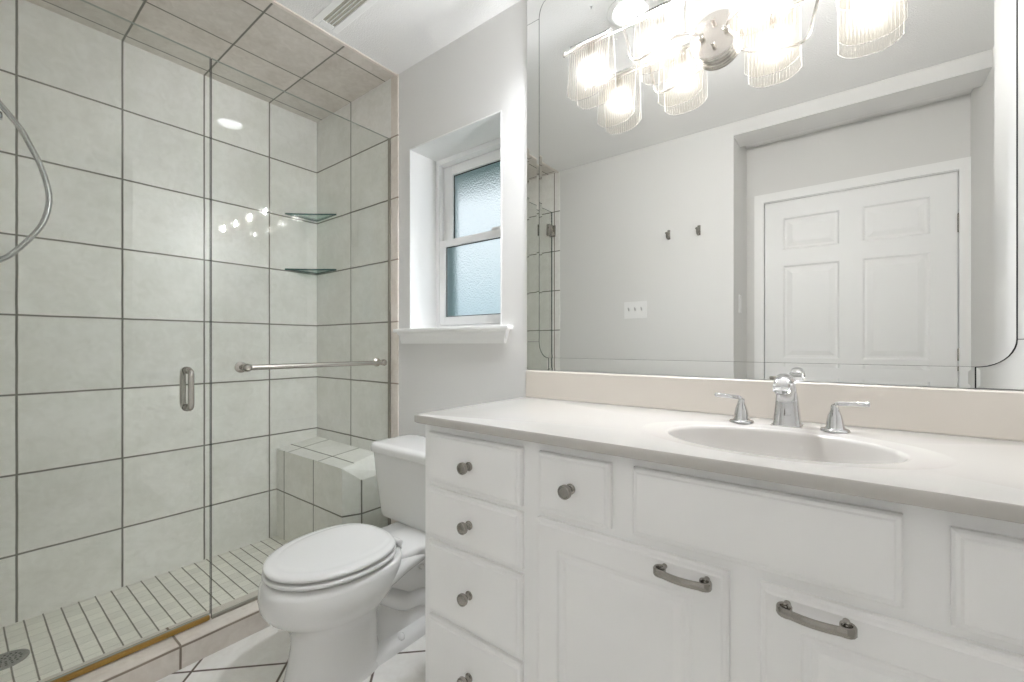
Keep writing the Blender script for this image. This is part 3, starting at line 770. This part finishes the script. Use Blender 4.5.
# ------------------------------------------------------------------ ceiling downlight and vent
dl = thing('downlight', 'round lit ceiling downlight reflected at the top of the mirror', 'ceiling light', (LX, LY, ZC))
bm = BM(); lathe(bm, [(0.0695, -0.085), (0.0695, -0.001), (0.072, 0.0), (0.092, 0.0005), (0.092, 0.004), (0.086, 0.008), (0.072, 0.009), (0.067, 0.005), (0.062, -0.030), (0.060, -0.060), (0.060, -0.084)], (LX, LY, ZC), (0, 0, -1), 48, cap0=False, cap1=False)
for f in bm.faces:
    c_ = f.calc_center_median()
    if c_.z > ZC - 0.004 and math.hypot(c_.x - LX, c_.y - LY) < 0.0675: f.material_index = 1
obj('trim_ring', bm, [WHITE, pm('darkened_baffle', (0.07, 0.07, 0.068), 0.7)], dl, auto=40)  # cone colour darkened to keep its glare out of the shower glass
bm = BM(); lathe(bm, [(0.0, -0.087), (0.069, -0.087), (0.069, -0.079), (0.056, -0.071), (0.036, -0.066), (0.015, -0.064), (0, -0.0635)], (LX, LY, ZC), (0, 0, -1), 40)
obj('light_lens', bm, LENS, dl, smooth=True)
vn = thing('exhaust_vent', 'white slotted exhaust vent grille on the ceiling near the shower', 'vent', (-1.585, -0.397, ZC))
bm = BM()
vx0, vx1, vy0, vy1 = -1.745, -1.40, -0.452, -0.342
box(bm, vx0, vx1, vy0, -0.424, ZC - 0.005, ZC - .0003); box(bm, vx0, vx1, -0.370, vy1, ZC - 0.005, ZC - .0003)
box(bm, vx0, -1.716, -0.424, -0.370, ZC - 0.005, ZC - .0003); box(bm, -1.45, vx1, -0.424, -0.370, ZC - 0.005, ZC - .0003)
obj('grille_frame', bm, WHITE, vn, bevel=0.003)
bm = BM(); box(bm, -1.716, -1.45, -0.424, -0.370, ZC - 0.0012, ZC - .0003)
obj('vent_recess', bm, SLOT, vn)
for i in range(3):
    y = -0.4105 + i * 0.0135
    bm = BM(); box(bm, -1.716, -1.45, y - 0.0013, y + 0.0013, ZC - 0.0048, ZC - 0.0015)
    obj('slat', bm, WHITE, vn)

# ------------------------------------------------------------------ toilet
TXc = -1.348
to = thing('toilet', 'white two piece toilet with elongated bowl and closed lid', 'toilet', (TXc, -0.45, 0.0))
def egg(hw, f, b, z, n=48, ex=1.0, exb=0.8, yc=None):
    """closed outline: widest at yc, front at f, back at b"""
    yc = yc if yc is not None else (f * 0.45 + b * 0.55)
    out = []
    for i in range(n):
        t = 2 * PI * i / n; c, s = math.cos(t), math.sin(t)
        if s < 0: x = math.copysign(abs(c) ** ex, c) * hw; y = yc + (yc - f) * s
        else: x = math.copysign(abs(c) ** exb, c) * hw; y = yc + (b - yc) * math.copysign(abs(s) ** exb, s)
        out.append((TXc + x, y, z))
    return out
bm = BM()
st = [(.0, -.745, -.44, .126), (.012, -.745, -.44, .126), (.022, -.740, -.445, .121), (.08, -.728, -.45, .114), (.13, -.720, -.45, .111), (.175, -.722, -.45, .115), (.20, -.735, -.445, .128), (.225, -.760, -.435, .148),
      (.250, -.790, -.42, .168), (.277, -.807, -.40, .181), (.305, -.812, -.385, .185), (.335, -.810, -.375, .184), (.350, -.805, -.373, .181), (.357, -.797, -.375, .174), (.3585, -.785, -.378, .163)]
loft(bm, [egg(hw, f, b, z, yc=(f * .42 + b * .58)) for z, f, b, hw in st])
def rbox(hw, y0, y1, z, n=40, ex=0.35, dx=0.0):
    out = []
    for i in range(n):
        t = 2 * PI * i / n; c, s = math.cos(t), math.sin(t)
        out.append((TXc + dx + math.copysign(abs(c) ** ex, c) * hw, (y0 + y1) / 2 + math.copysign(abs(s) ** ex, s) * (y1 - y0) / 2, z))
    return out
# rear trapway body, foot and deck
loft(bm, [rbox(h, a, b, z, ex=.55) for z, h, a, b in ((.0, .088, -.52, -.10), (.05, .080, -.52, -.11), (.10, .066, -.52, -.12), (.17, .064, -.52, -.13), (.23, .078, -.53, -.11), (.28, .098, -.53, -.09), (.318, .112, -.50, -.07))])
loft(bm, [rbox(h, a, b, z, ex=.5) for z, h, a, b in ((.0, .112, -.62, -.16), (.020, .111, -.62, -.16), (.030, .104, -.61, -.17), (.048, .086, -.59, -.18))])
loft(bm, [rbox(h, a, b, z, ex=.4) for z, h, a, b in ((.285, .110, -.47, -.075), (.305, .122, -.475, -.066), (.325, .128, -.478, -.062), (.336, .128, -.478, -.062), (.343, .122, -.472, -.068))])
# swept shoulders where the rim runs back into the deck
for s in (-1, 1):
    pth = smooth_path([(TXc + s * .150, -0.56, .295), (TXc + s * .138, -0.47, .300), (TXc + s * .118, -0.39, .302), (TXc + s * .098, -0.30, .300)], 6)
    tube(bm, pth, lambda t: 0.034 - 0.010 * t, 16)
    # outlet curve of the trapway showing on the flank
    pth = smooth_path([(TXc + s * .046, -0.50, .25), (TXc + s * .050, -0.42, .19), (TXc + s * .050, -0.34, .13), (TXc + s * .050, -0.26, .11), (TXc + s * .048, -0.20, .06)], 6)
    tube(bm, pth, 0.036, 16)
bowl = obj('bowl', bm, PORC, to, auto=60)
for s in (-1, 1):
    bm = BM(); lathe(bm, [(0.016, 0), (0.016, .006), (0.013, .014), (0.006, .019), (0, .020)], (TXc + s * .090, -0.385, 0.029), n=20)
    obj('bolt_cap', bm, PLAST, bowl, smooth=True)
    bm = BM(); lathe(bm, [(0.010, 0), (0.010, .014), (0.007, .018), (0, .019)], (TXc + s * .076, -0.285, 0.245), (s, -0.1, 0), 16)
    obj('side_plug', bm, PLAST, bowl, auto=40)
def ring_solid(rings): bm = BM(); loft(bm, rings); return bm
sw = (-.800, -.395, .181)
bm = ring_solid([egg(sw[2] - i, sw[0] + i, sw[1], z, exb=.80) for i, z in ((.034, .3652), (.004, .3662), (0, .3715), (.002, .3778), (.006, .3795), (.034, .380))])
seat = obj('seat', bm, PLAST, to, auto=60)
lw_ = (-.797, -.398, .179)
def dome(i, z): return egg(lw_[2] - i, lw_[0] + i, lw_[1] - i * .3, z, exb=.80)
bm = ring_solid([dome(.034, .3866), dome(.003, .3878), dome(0, .394), dome(.003, .3995), dome(.012, .403), dome(.030, .4055), dome(.034, .4052), dome(.040, .4075), dome(.055, .4092), dome(.09, .411), dome(.13, .412), dome(.160, .4123)])
obj('seat_lid', bm, PLAST, to, auto=60)
for s in (-1, 1):
    bm = BM(); lathe(bm, [(0.004, -.026), (0.011, -.024), (0.012, 0), (0.011, .024), (0.004, .026)], (TXc + s * .075, -.392, .374), (1, 0, 0), 16)
    box(bm, TXc + s * .075 - .012, TXc + s * .075 + .012, -.402, -.375, .343, .374)
    obj('seat_hinge', bm, PLAST, to, auto=40, bevel=0.002)
def tank_ring(hw, y0, y1, z): return rbox(hw + .010, y0, y1, z, 72, .15, -.034)
bm = BM(); loft(bm, [tank_ring(h, a, b, z) for z, h, a, b in ((.338, .190, -.222, -.052), (.343, .200, -.232, -.046), (.36, .205, -.236, -.044), (.50, .224, -.246, -.040), (.613, .236, -.252, -.038), (.616, .234, -.250, -.040))])
tank = obj('tank', bm, PORC, to, auto=40)
bm = BM(); loft(bm, [tank_ring(h, a, b, z) for z, h, a, b in ((.614, .236, -.252, -.036), (.617, .244, -.260, -.030), (.622, .246, -.262, -.028), (.640, .246, -.262, -.028), (.650, .243, -.259, -.031), (.656, .235, -.250, -.038), (.658, .215, -.235, -.055))])
obj('tank_lid', bm, PORC, to, auto=40)
bm = BM(); lathe(bm, [(0.011, 0), (0.011, .012), (0.006, .014), (0, .014)], (TXc + .125, -.175, .3425), (0, 0, -1), 6)
lathe(bm, [(0.006, 0), (0.006, .03)], (TXc + .125, -.175, .342), (0, 0, -1), 10)
obj('tank_bolt', bm, pm('dull_brass', (0.25, 0.22, 0.17), 0.4, metal=1), tank)

# ------------------------------------------------------------------ things on the front wall, seen in the mirror
for x, lab in ((-0.926, 'chrome robe hook farther from the door alcove'), (-0.738, 'chrome robe hook nearer the door alcove')):
    z = 1.80
    hk = thing('robe_hook', lab, 'hook', (x, YF, z), 'robe hooks on the front wall')
    bm = BM(); box(bm, x - .010, x + .010, YF + .0003, YF + .007, z - .030, z + .034)
    obj('hook_plate', bm, PEWTER, hk, bevel=0.004, seg=3)
    bm = BM(); tube(bm, smooth_path([(x, YF + .006, z - .012), (x, YF + .026, z - .026), (x, YF + .043, z - .022), (x, YF + .050, z + .002)], 6), 0.006, 12)
    lathe(bm, [(0.004, 0), (0.010, .005), (0.010, .010), (0.005, .014), (0, .015)], (x, YF + .050, z - .002), (0, 0.3, 1), 16)
    obj('hook_arm', bm, PEWTER, hk, auto=50)
sp_ = thing('switch_plate', 'white triple light switch plate on the wall below the robe hooks', 'light switch', (-1.155, YF, 1.317))
bm = BM(); box(bm, -1.237, -1.073, YF + .0003, YF + .006, 1.258, 1.376)
obj('cover_plate', bm, SWITCH, sp_, bevel=0.003)
for i in range(3):
    x = -1.155 + (i - 1) * 0.046
    bm = BM(); box(bm, x - .005, x + .005, YF + .006, YF + .009, 1.305, 1.329)
    t_g = obj('toggle', bm, SWITCH, sp_)
    bm = BM(); loft(bm, [[(x - .004, YF + .008, 1.309), (x + .004, YF + .008, 1.309), (x + .004, YF + .008, 1.325), (x - .004, YF + .008, 1.325)], [(x - .003, YF + .022, 1.327), (x + .003, YF + .022, 1.327), (x + .003, YF + .022, 1.335), (x - .003, YF + .022, 1.335)]])
    obj('toggle_lever', bm, pm('switch_grey', (0.55, 0.55, 0.54), 0.4), t_g)
s2 = thing('switch_plate', 'white single rocker switch on the side of the door alcove', 'light switch', (XA, -1.737, 1.337))
bm = BM(); box(bm, XA + .0003, XA + .006, -1.772, -1.702, 1.279, 1.395); obj('cover_plate', bm, SWITCH, s2, bevel=0.003)
bm = BM(); box(bm, XA + .006, XA + .010, -1.754, -1.720, 1.304, 1.370); obj('rocker', bm, SWITCH, s2, bevel=0.002)

# door with casing
do = thing('door_1', 'white six panel door with silver hinges in the alcove, seen in the mirror', 'door', ((DX0 + DX1) / 2, YA, 0.0)); do['kind'] = 'structure'
bm = BM()
def door_leaf(bm, x0, x1, z0, z1, yb, yf, panels):
    xs = sorted(set([x0, x1] + [p[0] for p in panels] + [p[1] for p in panels])); zs = sorted(set([z0, z1] + [p[2] for p in panels] + [p[3] for p in panels]))
    def isp(a, b, c, d): return any(abs(p[0] - a) < 1e-6 and abs(p[1] - b) < 1e-6 and abs(p[2] - c) < 1e-6 and abs(p[3] - d) < 1e-6 for p in panels)
    vv = {}
    def V(x, y, z):
        k_ = (round(x, 5), round(y, 5), round(z, 5))
        if k_ not in vv: vv[k_] = bm.verts.new((x, y, z))
        return vv[k_]
    for a, b in zip(xs, xs[1:]):
        for c, d in zip(zs, zs[1:]):
            if isp(a, b, c, d):
                prev = None
                for ins, y in ((0, yf), (.010, yf - .009), (.022, yf - .009), (.050, yf - .002)):
                    cur = [V(a + ins, y, c + ins), V(b - ins, y, c + ins), V(b - ins, y, d - ins), V(a + ins, y, d - ins)]
                    if prev:
                        for i in range(4): bm.faces.new((prev[i], prev[(i + 1) % 4], cur[(i + 1) % 4], cur[i]))
                    prev = cur
                bm.faces.new(prev)
            else:
                bm.faces.new((V(a, yf, c), V(b, yf, c), V(b, yf, d), V(a, yf, d)))
    for a, b in zip(xs, xs[1:]):
        for z in (z0, z1): bm.faces.new((V(a, yf, z), V(b, yf, z), V(b, yb, z), V(a, yb, z)))
    for c, d in zip(zs, zs[1:]):
        for x in (x0, x1): bm.faces.new((V(x, yf, c), V(x, yf, d), V(x, yb, d), V(x, yb, c)))
    bm.faces.new([V(x, yb, z0) for x in xs] + [V(x1, yb, z) for z in zs[1:-1]] + [V(x, yb, z1) for x in xs[::-1]] + [V(x0, yb, z) for z in zs[-2:0:-1]])
pn = []
for a, b in ((-0.327, -0.032), (0.080, 0.374)):
    pn += [(a, b, 1.698, 1.907), (a, b, 0.988, 1.594), (a, b, 0.23, 0.80)]
door_leaf(bm, DX0, DX1, 0.008, DZ, YA - 0.045, YA - 0.008, pn)
obj('door_leaf', bm, DOORW, do)
for z in (1.738, 1.003, 0.25):
    bm = BM(); lathe(bm, [(0.0065, 0), (0.0065, 0.10), (0.004, 0.104)], (DX1 + 0.004, YA - 0.001, z - 0.05), n=12)
    obj('hinge', bm, PEWTER, do, auto=40)
bm = BM(); lathe(bm, [(0.032, 0), (0.032, .006), (0.012, .012), (0.011, .035), (0.024, .045), (0.028, .056), (0.024, .066), (0.010, .071), (0, .072)], (DX0 + .06, YA - 0.008, 0.78), (0, 1, 0), 24)
obj('door_knob', bm, NICK, do, auto=40)
bm = BM(); cw = 0.055
for x0, x1, z0, z1 in ((DX0 - .004 - cw, DX0 - .004, 0, DZ + .006), (DX1 + .004 - .0, min(DX1 + .004 + cw, XB - .0005), 0, DZ + .006), (DX0 - .004 - cw, min(DX1 + .004 + cw, XB - .0005), DZ + .006, DZ + .006 + cw)):
    box(bm, x0, x1, YA, YA + 0.016, z0, z1)
for x0, x1, z0, z1 in ((DX0 - .012, DX0 - .004, 0, DZ + .004), (DX1 + .004, DX1 + .011, 0, DZ + .004), (DX0 - .012, DX1 + .011, DZ + .003, DZ + .012)):
    box(bm, x0, x1, YA - 0.06, YA + 0.002, z0, z1)
struct('trim_2', bm, WHITE, 'white casing around the six panel door', 'trim')
